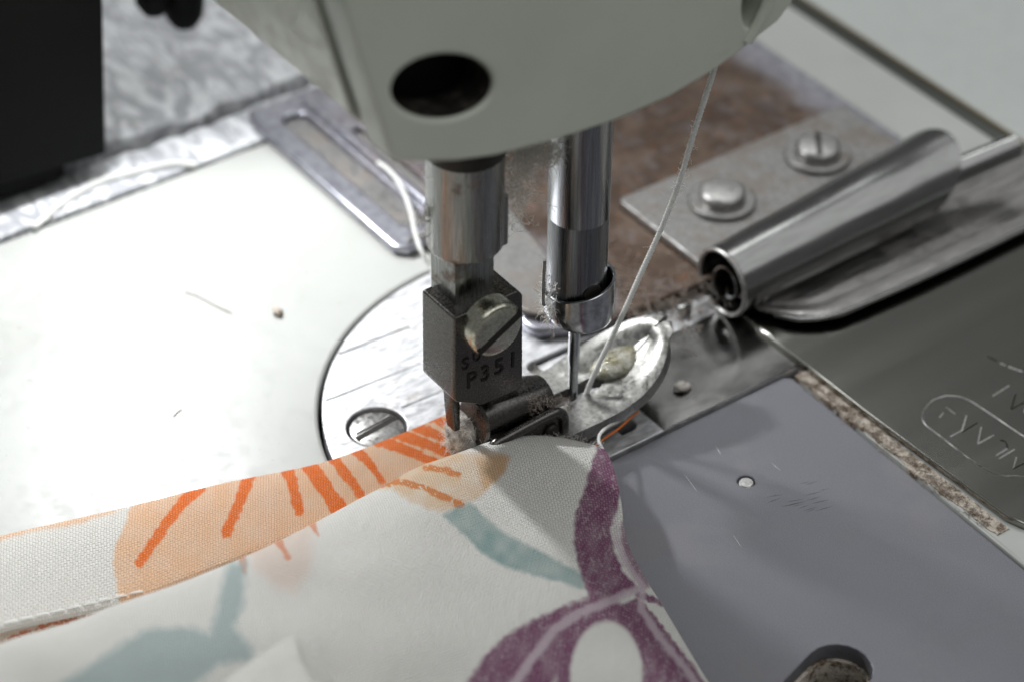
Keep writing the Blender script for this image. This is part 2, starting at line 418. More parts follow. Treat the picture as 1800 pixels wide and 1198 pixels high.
sub = plate('dark_gap_floor', [rect(-260, -200, 260, 420)], 'z', -14, -11, 'cavity', bevel=0.1)
tag(sub, 'dark gap below the bed', None, None, 'structure')

# bright grimy base of the arm beyond the bed: an edge strip, a ragged dark gap, then the base plate
def ragged(y0, y1, x, amp, n=60, sd=3):
    r_ = random.Random(sd); out = []; v = 0
    for i in range(n+1):
        v = 0.7*v+r_.gauss(0, amp); out.append((x+v, y0+(y1-y0)*i/n))
    return out
strip = plate('base_edge_strip', [ragged(-120, 40, -73.6, 0.10)+ragged(40, -120, -81.6, 0.25, 110, sd=5)], 'z', -5, 0.3, 'film', bevel=0.3)
tag(strip, 'silvery grimy strip along the end of the bed', None, None, 'structure')
basep = plate('arm_base_plate', [ragged(-120, 60, -83.3, 0.34, 110, sd=9)+[(-330, 60), (-330, -120)]], 'z', -5, 1.2, 'film', bevel=0.5)
tag(basep, 'mottled silvery base plate behind the bed', None, None, 'structure')

# ------------------------------------------------------------------ needle plate
npo = empty('needle_plate', (NPC[0], NPC[1], -2), 'half-round shiny steel needle plate under the presser foot', 'needle plate')
outl = arc(*NPC, NPR, 73.4, 286.6, 90)
scr = at(662, 750, z=0); SX, SY = scr[0], scr[1]
def line_slot(p, q, w_=0.12):
    a, b = at(*p, z=0)[:2], at(*q, z=0)[:2]; d = (b-a)/np.linalg.norm(b-a); n_ = np.array([-d[1], d[0]])*w_
    return [tuple(a-n_*0.3), tuple(b-n_*0.3), tuple(b+n_), tuple(a+n_)]
feed = [capsule((-10.6, 2.6), (-10.4, 12), 1.35), capsule((-4.8, -6), (-4.8, 5), 1.1), capsule((4.8, -6), (4.8, 5), 1.1), circle(0, 0, 1.0, 20)]
guides = [line_slot((574, 704), (742, 638)), line_slot((707, 716), (800, 678)), line_slot((598, 622), (722, 574), 0.22)]
plate('plate_body', [outl, circle(SX, SY, 3.75)]+feed+guides, 'z', -2.2, 0.05, 'plate', npo, bevel=0.12)
for nm, (px_, py_) in (('feed_dog', (-10.5, 7.3)), ('feed_dog', (-4.8, -0.5)), ('feed_dog', (4.8, -0.5))):
    fd = box(nm, px_-0.8, py_-4.2, -4, px_+0.8, py_+4.2, -0.5, 'plate', npo, 0.15, 2)
# countersunk slotted screw
SCA = math.radians(96)
ps = lathe('plate_screw', [(0, -0.25), (2.9, -0.25), (3.3, -0.45), (3.45, -0.8), (3.45, -2.6), (0, -2.6)], (SX, SY, 0.1), (0, 0, 1), 'screw', npo, 56)
d_ = np.array([math.cos(SCA), math.sin(SCA)]); n_ = np.array([-d_[1], d_[0]])
def bar2d(c, d, n, L, W): return [tuple(np.array(c)+d*sx*L+n*sy*W) for sx, sy in ((-1, -1), (1, -1), (1, 1), (-1, 1))]
plate('screw_slot', [bar2d((SX, SY), d_, n_, 3.1, 0.42)], 'z', -0.3, -0.13, 'recess', ps, bevel=0.02)
plate('slot_lip', [bar2d((SX-0.75, SY), d_, n_, 2.7, 0.14)], 'z', -0.2, 0.02, 'screw', ps, bevel=0.06)
# dark polished insert towards the operator
plate('polished_strip', [rect(-6.1, 8.0, XS-0.15, 30.4)], 'z', -1.2, 0.22, 'dark_strip', npo, bevel=0.1)
box('guide_pin', -9.5, 20.0, 0.0, -8.3, 21.6, 1.6, 'chrome', npo, 0.3, 2)
box('guide_pin', -9.0, 23.4, 0.0, -7.8, 25.4, 1.7, 'chrome', npo, 0.3, 2)

# ------------------------------------------------------------------ slide plate
hp = at(1458, 1186, z=0)
hol = capsule((hp[0]+1.2, hp[1]-3.4), (hp[0]-0.2, hp[1]+1.6), 3.7)
dt = at(1312, 845, z=0)
spo = empty('slide_plate', (36, -5, -2), 'wide satin grey slide plate with a finger hole', 'slide plate')
plate('plate_body', [[(XS+0.55, -39), (65.8, -39), (65.8, 26.2), (51, 26.7), (XS+1.2, 27.5), (XS+0.55, 26.6)], hol, circle(dt[0], dt[1], 1.08, 28)], 'z', -2.2, 0.0, 'slide', spo, bevel=0.16)
lathe('rivet', [(0, 0), (0.8, -0.02), (0.98, -0.2), (1.0, -1.5), (0, -1.5)], (dt[0], dt[1], -0.12), (0, 0, 1), 'screw', spo, 28)
plate('hole_rim', [capsule((hp[0]+1.2, hp[1]-3.4), (hp[0]-0.2, hp[1]+1.6), 4.2), capsule((hp[0]+1.2, hp[1]-3.4), (hp[0]-0.2, hp[1]+1.6), 3.4)], 'z', -6, -2.3, 'dust', spo, bevel=0.1)
for i in range(16):     # scuffs scraped into the satin finish
    sx = rnd.gauss(0, 1); p = at(1395+rnd.uniform(-40, 70), 868+rnd.uniform(-24, 28), z=0)
    a_ = math.radians(78+rnd.uniform(-10, 10)); dd = np.array([math.cos(a_), math.sin(a_)])*rnd.uniform(0.4, 1.6); nn = np.array([-dd[1], dd[0]])*0.03
    q = p[:2]
    plate('scratch', [[tuple(q-dd), tuple(q-nn), tuple(q+dd), tuple(q+nn)]], 'z', -0.05, 0.012, 'recess', spo, bevel=0.0)
for (pa, pb) in (((1203, 832), (1226, 864)), ((1288, 938), (1304, 962)), ((1258, 782), (1268, 800)), ((1355, 812), (1372, 826))):
    a_, b_ = at(*pa, z=0)[:2], at(*pb, z=0)[:2]; nn = np.array([-(b_-a_)[1], (b_-a_)[0]]); nn = nn/np.linalg.norm(nn)*0.03
    plate('scratch', [[tuple(a_), tuple((a_+b_)/2-nn), tuple(b_), tuple((a_+b_)/2+nn)]], 'z', -0.05, 0.012, 'plate', spo, bevel=0.0)

# ------------------------------------------------------------------ rusty plate on the bed, with a long slot
rp = empty('rusted_cover_plate', (-40, 37, 0), 'rust-browned steel cover plate lying across the bed under the head', 'metal plate')
ro = [(-79, 1.8), (-76, 0.7), (-40.5, 0.7), (-39.0, 2.0), (-39.0, 13.5), (-33, 16)]+arc(-17, 9.5, 4.2, 205, 300, 10)+[(-11.5, 12), (-10.6, 29.8), (-10.6, 73.6), (-79, 73.6)]
slot = capsule((-73, 6.2), (-44.5, 6.2), 1.9)
slot2 = capsule((-66, 12.2), (-46.5, 12.0), 0.9)
plate('plate_body', [ro, slot, slot2], 'z', 0.3, 1.7, 'rust', rp, bevel=0.4)
plate('slot_floor', [rect(-76, 3.4, -41.5, 14)], 'z', 0.02, 0.7, 'mount', rp, bevel=0.05)
tube('edge_ridge', smooth_path([(-76, 9.4, 1.75), (-60, 9.5, 1.9), (-45, 9.7, 1.8)], 30), 0.6, 'rust', rp, 8)
tube('edge_ridge', smooth_path([(-40.2, 2.6, 1.7), (-40.0, 6, 1.8), (-40.0, 11, 1.7)], 16), 0.42, 'screw', rp, 8)
tp = plate('round_ended_tab', [capsule((-45, 14.5), (-19.5, 10.2), 4.3, 16)], 'z', 1.75, 2.7, 'mount', bevel=0.3)
tag(tp, 'bright bluish round-ended steel tab seen between the two bars', 'metal tab')

# ------------------------------------------------------------------ engraved plate on the right
ep = empty('engraved_steel_plate', (25, 55, 0), 'dark polished steel plate engraved with letters in an oval outline', 'engraved plate')
ZE = 1.0
edge_pts = [(-12.5, 29.7), (20, 29.8), (44.2, 30.6), (46.5, 31.4), (47.2, 33), (120, 33.5), (120, 84), (-12.5, 84)]
plate('plate_body', [edge_pts], 'z', 0.06, ZE, 'engraved', ep, bevel=0.18)
Z4 = lambda u_, v_: at(1580+u_/3.995, 580+v_/3.993, z=ZE)
def stroke(name, pts, w_, h, mat):
    P = np.array([Z4(*p) for p in pts]); P[:, 2] = ZE+h
    tube(name, smooth_path(P, max(4, 6*(len(P)-1))), w_, mat, ep, 6)
stroke('oval_outline', [(330, 458), (420, 465), (500, 495), (580, 545), (680, 610), (780, 680), (880, 745), (990, 815), (1060, 880), (1075, 960), (1030, 1010), (930, 1030), (820, 1020), (740, 1020), (650, 995), (560, 945), (440, 860), (320, 765), (220, 690), (180, 650), (165, 600), (185, 550), (240, 490), (330, 458)], 0.13, -0.02, 'screw')
for s_ in ([(285, 612), (312, 578)], [(332, 538), (396, 586)], [(475, 598), (440, 716)], [(440, 716), (548, 650)], [(580, 678), (555, 796)], [(555, 796), (666, 734)],
           [(362, 745), (445, 700)], [(715, 770), (748, 780), (765, 822)], [(760, 830), (680, 880)], [(812, 835), (700, 902)], [(826, 892), (803, 970)], [(803, 970), (890, 925)], [(890, 925), (905, 985)],
           [(622, 182), (690, 216)], [(712, 230), (748, 246)], [(770, 255), (870, 290)], [(660, 460), (772, 388)], [(820, 448), (790, 552)], [(790, 552), (890, 498)], [(900, 495), (880, 580)]):
    stroke('letter_stroke', s_, 0.13, -0.03, 'screw' if rnd.random() < 0.55 else 'recess')

# ------------------------------------------------------------------ hem folder
hf = empty('hem_folder', (-8, 45, 1.8), 'scroll-shaped steel hem folder with a rolled tube and open mouth', 'hem folder')
plate('mounting_plate', [rrect(-30.5, 30.6, -11.2, 71.2, 1.0)], 'z', 1.75, 2.9, 'mount', hf, bevel=0.25)
def axis_pt(y):
    t = (y-28.5)/40.0
    return np.array([-5.9-1.7*t, y, 5.0+1.0*t]), 4.55+0.75*t
NA = 72
rows = []
for i in range(NA+1):
    ang = math.radians(-118+ (322)*i/NA)      # from the underside round the outside and over the top
    nx, nzv = math.cos(ang), math.sin(ang)
    yend = 58.5+10.5*max(0.0, min(1.0, (nzv+0.8)/1.8))
    row = []
    for j in range(33):
        y = 28.6+(yend-28.6)*j/32; c_, r_ = axis_pt(y)
        flare = 1.0+0.012*math.sin(j*0.5+i*0.08)*(j/32)
        row.append((c_[0]+nx*r_*flare*(1.06+0.10*(y-28.5)/40), y, c_[2]+nzv*r_*flare))
    rows.append(row)
sheet('folder_tube', rows, 'chrome', hf, 0.42)
tube('mouth_rim', [(axis_pt(28.6)[0][0]+4.5*math.cos(math.radians(a_)), 28.5, axis_pt(28.6)[0][2]+4.5*math.sin(math.radians(a_))) for a_ in range(-118, 206, 6)], 0.34, 'screw', hf, 8)
# inner curl: an S-shaped lip inside the mouth running out as a rolled tongue
rows = []
for i in range(49):
    t = i/48; ang = math.radians(240-330*t); rr = 3.9-2.1*t
    row = []
    for j in range(25):
        y = 28.9+(60-28.9)*j/24; c_, r_ = axis_pt(y)
        row.append((c_[0]+0.5+rr*math.cos(ang)*0.82, y, c_[2]-0.5+rr*math.sin(ang)*0.9))
    rows.append(row)
sheet('inner_curl', rows, 'chrome', hf, 0.35)
rows = []
for i in range(41):
    ang = math.radians(-60+300*i/40); row = []
    for j in range(20):
        t = j/19; y = 56+20.5*t
        cx_ = -6.8+4.2*t; cz_ = 5.4+4.6*t*0.8; r_ = 2.0-0.3*t
        row.append((cx_+r_*math.cos(ang), y, cz_+r_*math.sin(ang)))
    rows.append(row)
sheet('rolled_tongue', rows, 'chrome', hf, 0.35)
# scoop sheet leading into the tube
rows = []
for i in range(37):
    t = i/36
    row = []
    for j in range(41):
        s_ = j/40; y = 31.0+s_*54.0
        c_, r_ = axis_pt(min(y, 70))
        x0_, x1_ = c_[0]-1.0, 5.7+0.3*math.sin(3*s_)
        corner = max(0.0, 1-s_/0.16); x1_ -= 7.0*corner**2
        x = x0_+(x1_-x0_)*t
        z = 1.35+1.0*math.sin(math.pi*min(1, t*1.05))*0.55+0.9*t**3+0.25*math.cos(t*22)*(0.3 if t > 0.6 else 0)
        z += max(0.0, s_-0.55)*2.0*(1-t)
        row.append((x, y, z))
    rows.append(row)
sheet('scoop', rows, 'scoop', hf, 0.4)
tube('scoop_edge', smooth_path([(0.4, 32.2, 2.0), (3.2, 34.2, 2.2), (5.2, 38.5, 2.4), (5.9, 48, 2.45), (6.0, 60, 2.45), (5.8, 72, 2.45), (5.8, 84, 2.45)], 60), 0.32, 'chrome', hf, 8)
for idx, (px_, py_, slot_a) in enumerate(((1270, 342, 20), (1438, 262, 142))):
    q = at(px_, py_, z=4.2); 
    fsn = lathe('folder_screw', [(0, 2.3), (2.5, 2.28), (2.62, 2.26), (2.95, 2.05), (3.1, 1.75), (3.12, 1.6), (3.12, 0.6), (0, 0.6)], (q[0], q[1], 2.9), (0, 0, 1), 'screw', hf, 48)
    plate('washer', [circle(q[0], q[1], 4.6, 40), circle(q[0], q[1], 2.6, 32)], 'z', 2.92, 3.62, 'mount', fsn, bevel=0.25)
    a_ = math.radians(slot_a); dd = np.array([math.cos(a_), math.sin(a_)]); nn = np.array([-dd[1], dd[0]])
    plate('screw_slot', [bar2d((q[0], q[1]), dd, nn, 2.75, 0.34)], 'z', 4.4, 5.25 if idx else 4.9, 'recess', fsn, bevel=0.02)

# ------------------------------------------------------------------ machine head
head = empty('machine_head', (0, -8, 53), 'grey-green painted sewing machine head above the needle', 'sewing machine')
face_out = [(-44.0, 102), (-39.2, 79.7), (-35.4, 65.5), (-34.1, 60.0), (-33.8, 59.3), (-33.2, 58.9), (-29.8, 57.5), (-26, 56.1), (-21.4, 54.9), (-14, 53.8), (-5.8, 53.2), (1.5, 53.4), (7.3, 54.4), (11.2, 55.6), (13.6, 56.6), (16.5, 57.6), (18.4, 59.4), (19.5, 62), (21, 70), (24, 102)]
def oval(cx_, cy_, a_, b_, rot, n=48):
    out = []
    for i in range(n):
        t = 2*math.pi*i/n; u_, v_ = a_*math.cos(t), b_*math.sin(t); r_ = math.radians(rot)
        q = at(cx_+u_*math.cos(r_)-v_*math.sin(r_), cy_+u_*math.sin(r_)+v_*math.cos(r_), x=13); out.append((q[1], q[2]))
    return out
hole = oval(779, 154, 90, 57, -6); hin = oval(779, 154, 88, 55.5, -6)
h2 = at(1326, 2, x=13)
hole2 = [(h2[1]+1.55*math.cos(2*math.pi*i/32), h2[2]+3.4*math.sin(2*math.pi*i/32)) for i in range(32)]
fp = plate('face_plate', [face_out, hole, hole2], 'x', 8.4, 13.0, 'head', head, bevel=0.5, res=4)
vv = [(12.6, *p) for p in hin]+[(1.0, *p) for p in hin]; nh = len(hin)
mesh('hole_lining', vv, [(i, (i+1) % nh, nh+(i+1) % nh, nh+i) for i in range(nh)]+[tuple(range(nh, 2*nh))], 'cavity', fp, 40)
hq = at(770, 160, x=4)
lathe('recessed_screw', [(0, 2.2), (2.4, 2.1), (2.8, 1.6), (2.8, 0), (0, 0)], (1.2, hq[1], hq[2]), (1, 0, 0), 'foot', fp, 40)
lathe('hole_lining', [(3.6, 0.0), (3.6, -6.0), (0, -6.0)], (10.0, h2[1], h2[2]), (1, 0, 0), 'recess', fp, 40)
tube('corner_ridge', smooth_path([(12.9, 12.2, 56.7), (13.1, 13.6, 59.0), (13.2, 14.6, 62), (13.2, 15.4, 70)], 20), 0.7, 'head', fp, 8)
cast_out = [(-43.6, 102), (-38.8, 79.7), (-33.9, 60.8), (-32.6, 59.2), (-26, 56.6), (-14, 54.2), (-5.8, 53.6), (7.0, 54.8), (18.0, 60), (23.6, 102)]
plate('arm_casting', [cast_out], 'x', -58, 5.5, 'head', head, bevel=0.35, res=3)
plate('joint_gasket', [[(p[0]*0.97, p[1]+0.9) for p in cast_out]], 'x', 5.4, 8.6, 'black', head, bevel=0.02)

# ------------------------------------------------------------------ black housing and knob at the upper left
bk = empty('black_housing', (-84, -32, 4), 'black box-shaped housing hanging at the upper left edge', 'housing')
pA, pB = at(187, 272, x=-78), at(-40, 340, x=-78)
solid('housing_shell', [(-78, pB[1]-4, pB[2]+0.6), (-78, pA[1], pA[2]), (-96, pA[1], pA[2]), (-96, pB[1]-4, pB[2]+0.6),
                  (-78, pB[1]-4, 60), (-78, pA[1]+4.5, 60), (-96, pA[1]+4.5, 60), (-96, pB[1]-4, 60)], BOXF, 'black', bk, 0.5, 3)
box('base_flange', -95, -42, 1.3, -80, -27, 4.2, 'black', bk, 0.4)
kq = at(322, 30, x=-92)
kb = empty('black_clamp_knob', (kq[0], kq[1], kq[2]), 'black lobed clamp knob at the top edge beside the arm', 'knob')
lathe('knob_body', [(0, -1.5), (1.8, -1.2), (2.7, 0.3), (3.0, 2.5), (3.0, 22), (0, 22)], (kq[0], kq[1]+0.2, kq[2]), (0, 0, 1), 'black', kb, 32)
lathe('knob_lobe', [(0, 0.0), (1.7, 0.5), (2.4, 2.2), (2.5, 20), (0, 20)], (kq[0], kq[1]-4.4, kq[2]+2.0), (0.0, -0.12, 1), 'black', kb, 32)

# ------------------------------------------------------------------ presser bar
PX, PY = 0.0, -16.0
pb = empty('presser_bar', (PX, PY, 26), 'thick brown-stained steel presser bar above the foot', 'presser bar')
lathe('bar', [(0, 60), (4.38, 60), (4.38, 34.2), (4.2, 33.9), (0, 33.9)], (PX, PY, 0), (0, 0, 1), 'bar_stained', pb, 72)
lathe('shade_sleeve', [(4.40, 60), (4.62, 60), (4.62, 46.6), (4.52, 46.4), (4.40, 46.4), (4.40, 60)], (PX, PY, 0), (0, 0, 1), 'recess', pb, 64)  # added dark sleeve, painting the head's shadow on the top of the bar
box('flat_shank', -2.9, -18.75, 20, 1.9, -13.3, 34.3, 'bar_stained', pb, 0.22, 3)
box('notch_lug', 0.2, -13.0, 33.0, 2.2, -11.55, 40, 'bar_stained', pb, 0.3, 3)

# ------------------------------------------------------------------ needle bar, needle, thread
nb = empty('needle_bar', (0, 0, 16), 'slim polished needle bar with a collar at its lower end', 'needle bar')
nbar = lathe('bar', [(0, 66), (3.62, 66), (3.62, 31.4), (3.55, 31.3), (0, 31.3)], (0, 0, 0), (0, 0, 1), 'bar', nb, 72)
lathe('bar_end', [(0, 31.35), (3.58, 31.35), (3.58, 20.5), (3.3, 17.0), (0, 17.0)], (0, 0, 0), (0, 0, 1), 'bar_end', nbar, 72)
rv = Vector((CR[0][0], CR[0][1], 0)).normalized()
def tilt_top(p):
    q = Vector(p)
    if q.z > 18.5:
        k_ = (q.x-0.35)*rv.x+(q.y-0.3)*rv.y; q.z += 0.24*k_
    elif q.z < 17.6:
        k_ = (q.x-0.35)*rv.x+(q.y-0.3)*rv.y; q.z += max(0.0, -0.2*k_)
    return q
col = lathe('needle_collar', [(1.4, 16.2), (3.2, 16.25), (4.1, 16.7), (4.3, 17.2), (4.3, 19.0), (4.3, 21.5), (4.22, 21.6), (3.95, 21.6), (3.85, 21.5), (3.85, 17.5), (1.4, 17.0), (1.4, 16.2)], (0.3, 0.25, 0), (0, 0, 1), 'collar', nb, 80, warp=tilt_top)
lathe('clamp_screw', [(0, 0.12), (1.1, 0.12), (1.25, -0.1), (1.25, -1.2), (0, -1.2)], tuple(Vector((0, 0, 21.9))+(Vector((CR[0][0]*0.42-CR[2][0]*0.9, CR[0][1]*0.42-CR[2][1]*0.9, 0)).normalized()*3.56)),
      (CR[0][0]*0.42-CR[2][0]*0.9, CR[0][1]*0.42-CR[2][1]*0.9, 0), 'recess', nb, 32)
wq = at(957, 470, x=0.5)
tube('thread_guide_wire', smooth_path([(wq[0], wq[1], wq[2]+1), tuple(at(955, 500, x=0.8)), tuple(at(955, 532, x=1.0)), tuple(at(958, 538, x=1.3))], 20), 0.2, 'screw', nb, 8)
nd = empty('sewing_needle', (0, 0, 0), 'thin steel sewing needle passing through the foot slot', 'needle')
lathe('shaft', [(0, 17.5), (0.72, 17.5), (0.72, 9.5), (0.62, 8.6), (0.60, 2.2), (0.5, 0.3), (0.28, -2.0), (0, -3.2)], (0, 0, 0), (0, 0, 1), 'needle', nd, 24)

def plied(name, pts, r, mat, label, cat, n=160, turns=26, plies=3, kind=None):
    P = smooth_path(pts, n); vs_, fs = [], []
    for k_ in range(plies):
        Q = []
        for i in range(n+1):
            d = P[min(i+1, n)]-P[max(i-1, 0)]; d = d/np.linalg.norm(d)
            u_ = np.cross(d, (0.3, 0.5, 0.81)); u_ /= np.linalg.norm(u_); v_ = np.cross(d, u_)
            a_ = 2*math.pi*(turns*i/n+k_/plies); Q.append(P[i]+(u_*math.cos(a_)+v_*math.sin(a_))*r*0.5)
        tube_data(Q, r*0.62, 6, False, vs_, fs)
    return tag(mesh(name, vs_, fs, mat, None, 180), label, cat, None, kind)
tpx = [(1262, 100), (1250, 140), (1221, 230), (1194, 320), (1163, 400), (1127, 480), (1096, 550), (1071, 602), (1043, 660), (1021, 716)]
tp3 = [at(p[0], p[1], x=4.5*(1-i/(len(tpx)-1))+0.6) for i, p in enumerate(tpx)]
tp3.append(np.array([0.35, 0.5, 1.0]))
plied('needle_thread', tp3, 0.33, 'thread', 'white thread running from the head down to the needle', 'thread', 300, 60)
lp = [(664, 286), (684, 300), (706, 330), (722, 372), (730, 410), (740, 440), (757, 470), (775, 500)]
plied('loose_thread', [at(*p, z=zz) for p, zz in zip(lp, (4, 4.2, 4, 3.6, 3.4, 3.2, 1.6, 0.6))], 0.30, 'thread', 'loose white thread curling over the plate beside the presser bar', 'thread', 90, 16)
lp = [(60, 400), (120, 350), (180, 318), (240, 302), (300, 288), (345, 290)]
plied('stray_thread', [at(*p, z=0.8) for p in lp], 0.38, 'thread', 'white thread lying on the silvery strip at the left', 'thread', 90, 12)
ot = [(1035, 792), (1062, 770), (1088, 752), (1110, 732), (1122, 722)]
plied('orange_thread', [at(*p, z=1.2+0.3*i) for i, p in enumerate(ot)], 0.14, 'orange_thread', 'short orange thread end beside the toe of the foot', 'thread', 40, 6)
st = [(1060, 790), (1053, 775), (1055, 762), (1070, 748), (1095, 736), (1110, 722)]
plied('seam_thread', [at(*p, z=zz) for p, zz in zip(st, (4.4, 4.6, 4.2, 3.2, 2.6, 2.4))], 0.2, 'thread', 'white thread tail rising from the fabric corner', 'thread', 60, 12)

# ------------------------------------------------------------------ presser foot
pf = empty('presser_foot_assembly', (0, -8, 1), 'dark steel presser foot clamped to the presser bar by a slotted screw', 'presser foot')
XF, XB = 4.0, -2.5
prof = [(-20.25, 27.5), (-20.35, 15.8), (-20.0, 15.2), (-16.2, 12.95), (-15.3, 12.9), (-10.75, 12.75), (-10.55, 13.4), (-10.75, 26.6), (-11.4, 27.5)]
cut = [(-18.95, 27.55), (-18.95, 24.6), (-13.1, 24.6), (-13.1, 27.55)]
blk = prism_x('shank_block', prof, XB, XF, 'foot', pf, 0.62, 5)
sc_ = at(877, 583, x=6.4)
ang = math.radians(45)
fs_ = lathe('clamp_screw', [(0, 2.4), (2.75, 2.4), (3.2, 2.25), (3.42, 1.95), (3.5, 1.6), (3.5, -0.1), (0, -0.1)], (XF, sc_[1], sc_[2]), (1, 0, 0), 'nickel', pf, 64)
s0, s1 = at(840, 616, x=6.4), at(907, 552, x=6.4)
dd = np.array([s1[1]-s0[1], s1[2]-s0[2]]); dd /= np.linalg.norm(dd); nn = np.array([-dd[1], dd[0]])
plate('screw_slot', [bar2d((sc_[1]+0.2, sc_[2]-0.25), dd, nn, 3.32, 0.47)], 'x', 5.6, 6.43, 'recess', fs_, bevel=0.02)
def letters(body, pos, size, name, mat='letter'):
    cu = bpy.data.curves.new('t', 'FONT'); cu.body = body; cu.size = size; cu.extrude = 0.07; cu.bevel_depth = 0.03; cu.bevel_resolution = 1
    o = bpy.data.objects.new('t', cu); C.objects.link(o); dg = bpy.context.evaluated_depsgraph_get(); dg.update()
    me = bpy.data.meshes.new_from_object(o.evaluated_get(dg), depsgraph=dg); bpy.data.objects.remove(o); bpy.data.curves.remove(cu)
    me.materials.clear()
    for v in me.vertices: v.co = Vector((XF+0.02+v.co.z, pos[0]+v.co.x*0.98, pos[1]+v.co.y))
    return finish(name, me, mat, blk, 35)
for i, ch in enumerate('P351'):
    letters(ch, (-18.7+i*1.95, 16.6+0.06*i), 3.1, 'engraved_letter')
letters('S', (-19.3, 19.6), 2.3, 'engraved_letter'); letters('U', (-17.8, 20.1), 1.7, 'engraved_letter')
# knuckle under the block and the hinge barrel running forward
prism_x('neck', [(-18.4, 15.5), (-18.1, 10.0), (-17.8, 7.0), (-16.9, 7.0), (-17.0, 15.5)], -1.4, 0.4, 'foot', pf, 0.3, 3)
bp = (0.4, 0, 7.0)
lathe('hinge_barrel', [(0, 0), (2.8, 0), (3.15, 0.3), (3.15, 8.6), (2.8, 10.2), (1.6, 11.0), (0, 11.1)], (0.5, -15.3, 7.5), (0, 1, -0.10), 'foot', pf, 48)
prism_x('hinge_web', [(-14.0, 13.2), (-13.6, 7.0), (-8, 6.0), (-9.0, 9.0), (-10.9, 13.2)], -2.3, 1.9, 'foot', pf, 0.4, 3)
# side lug with its rounded frame
L = [(-15.2, 3.4), (-16.2, 5.0), (-15.4, 6.9), (-13.5, 7.3), (-7.4, 7.7), (-5.8, 7.4), (-5.1, 6.3), (-5.0, 4.4), (-5.2, 2.4), (-8, 2.2), (-12, 2.4)]
PL = smooth_path([(4.9, a, b) for a, b in L]+[(4.9, *L[0])], 90)[:-1]
tube('lug_frame', PL, 0.62, 'foot', pf, 10, True)
plate('lug_web', [[(a*1.0, b) for a, b in L]], 'x', 4.2, 4.8, 'foot', pf, 0.1)
lathe('hinge_pin', [(0, 0.4), (0.8, 0.35), (1.0, 0.1), (1.0, -9), (0, -9)], (5.0, -6.9, 5.1), (1, 0, 0), 'recess', pf, 24)
# sole: two toes that turn up at the front with a needle slot between them
def toe(name, sgn, wmax, ytip):
    rows = []; n_u, n_v = 81, 29
    for i in range(n_u):
        t = i/(n_u-1); y = -15.5+(ytip+15.5)*t; row = []
        front = max(0.0, (y-4.0)/(ytip-4.0)); outer = wmax*math.sqrt(max(0.0, 1-front**2.4))
        tail = max(0.0, (-10.5-y)/5.0); outer *= math.sqrt(max(0.03, 1-tail*tail))
        g_ = min(1.0, max(0.0, (y-3.5)/2.0)); inner = min(1.15*(1-g_)+0.10*g_, outer*0.6)
        for j in range(n_v):
            q_ = j/(n_v-1); xx = inner+(outer-inner)*q_
            up = max(0.0, y-1.5); z = 2.3+0.030*up*up
            rim = max(0.0, (q_-0.18)/0.82); rim = rim*rim*(3-2*rim) if rim < 0.75 else rim*0.6+0.394; fr = min(1.0, max(0.0, (y-0.5)/4.0))
            z += fr*(0.70*math.sin(math.pi*0.5*rim)*(1 if rim < 0.86 else 1-(rim-0.86)*1.6)-0.25*(1-rim)*min(1, front*3))
            z -= 0.6*max(0.0, front-0.86)/0.14*(1-rim)
            row.append((sgn*xx, y, z))
        rows.append(row)
    return sheet(name, rows, 'sole', pf, -1.9 if sgn > 0 else 1.9, 60)
toe('near_toe', 1, 6.2, 13.8)
toe('far_toe', -1, 5.6, 14.0)
tag(blob('grease_lump', (-0.8, 8.3, 4.8), (2.4, 4.8, 1.6), 'grease', pf, 0.10, 0.35, 4, 3))
tag(blob('grease_lump', (1.8, 6.6, 3.35), (1.5, 3.6, 0.75), 'grease', pf, 0.16, 0.6, 4, 5))

# ------------------------------------------------------------------ printed fabric
def grid_surface(rows, nu, nv):
    """rows of 3D control points -> smooth grid nv x nu"""
    R_ = [smooth_path(r, nu) for r in rows]
    R_ = np.array(R_); out = np.empty((nv+1, nu+1, 3))
    for j in range(nu+1): out[:, j] = smooth_path(R_[:, j], nv)
    return out
def project(P):
    q = (P-CAM) @ CR.T
    return np.stack([900+FPX*q[..., 0]/q[..., 2], 599+FPX*q[..., 1]/q[..., 2]], -1)
def inside(poly, X, Y):
    poly = np.array(poly, float); r_ = np.zeros(X.shape, bool); n = len(poly)
    for i in range(n):
        x0, y0 = poly[i]; x1, y1 = poly[i-1]
        c_ = ((y0 > Y) != (y1 > Y)) & (X < (x1-x0)*(Y-y0)/((y1-y0) or 1e-9)+x0); r_ ^= c_
    return r_
def dist_line(pts, X, Y):
    d = np.full(X.shape, 1e9); T = np.zeros(X.shape)
    for i in range(len(pts)-1):
        a, b = np.array(pts[i], float), np.array(pts[i+1], float); ab = b-a
        t = np.clip(((X-a[0])*ab[0]+(Y-a[1])*ab[1])/(ab@ab), 0, 1)
        e = np.hypot(X-a[0]-t*ab[0], Y-a[1]-t*ab[1]); m_ = e < d; d[m_] = e[m_]; T[m_] = (i+t[m_])/(len(pts)-1)
    return d, T
def dist_poly(poly, X, Y):
    d, _ = dist_line(list(poly)+[poly[0]], X, Y); return np.where(inside(poly, X, Y), -d, d)
def sm(d, w_): return np.clip(0.5-d/(2*w_), 0, 1)
def vnoise(X, Y, sc, seed):
    r_ = np.random.RandomState(seed); G = r_.rand(128, 128); x, y = X/sc+40, Y/sc+40
    i, j = np.floor(x).astype(int), np.floor(y).astype(int); fx, fy = x-i, y-j; fx, fy = fx*fx*(3-2*fx), fy*fy*(3-2*fy)
    g = lambda a, b: G[a % 128, b % 128]
    return (g(i, j)*(1-fx)+g(i+1, j)*fx)*(1-fy)+(g(i, j+1)*(1-fx)+g(i+1, j+1)*fx)*fy
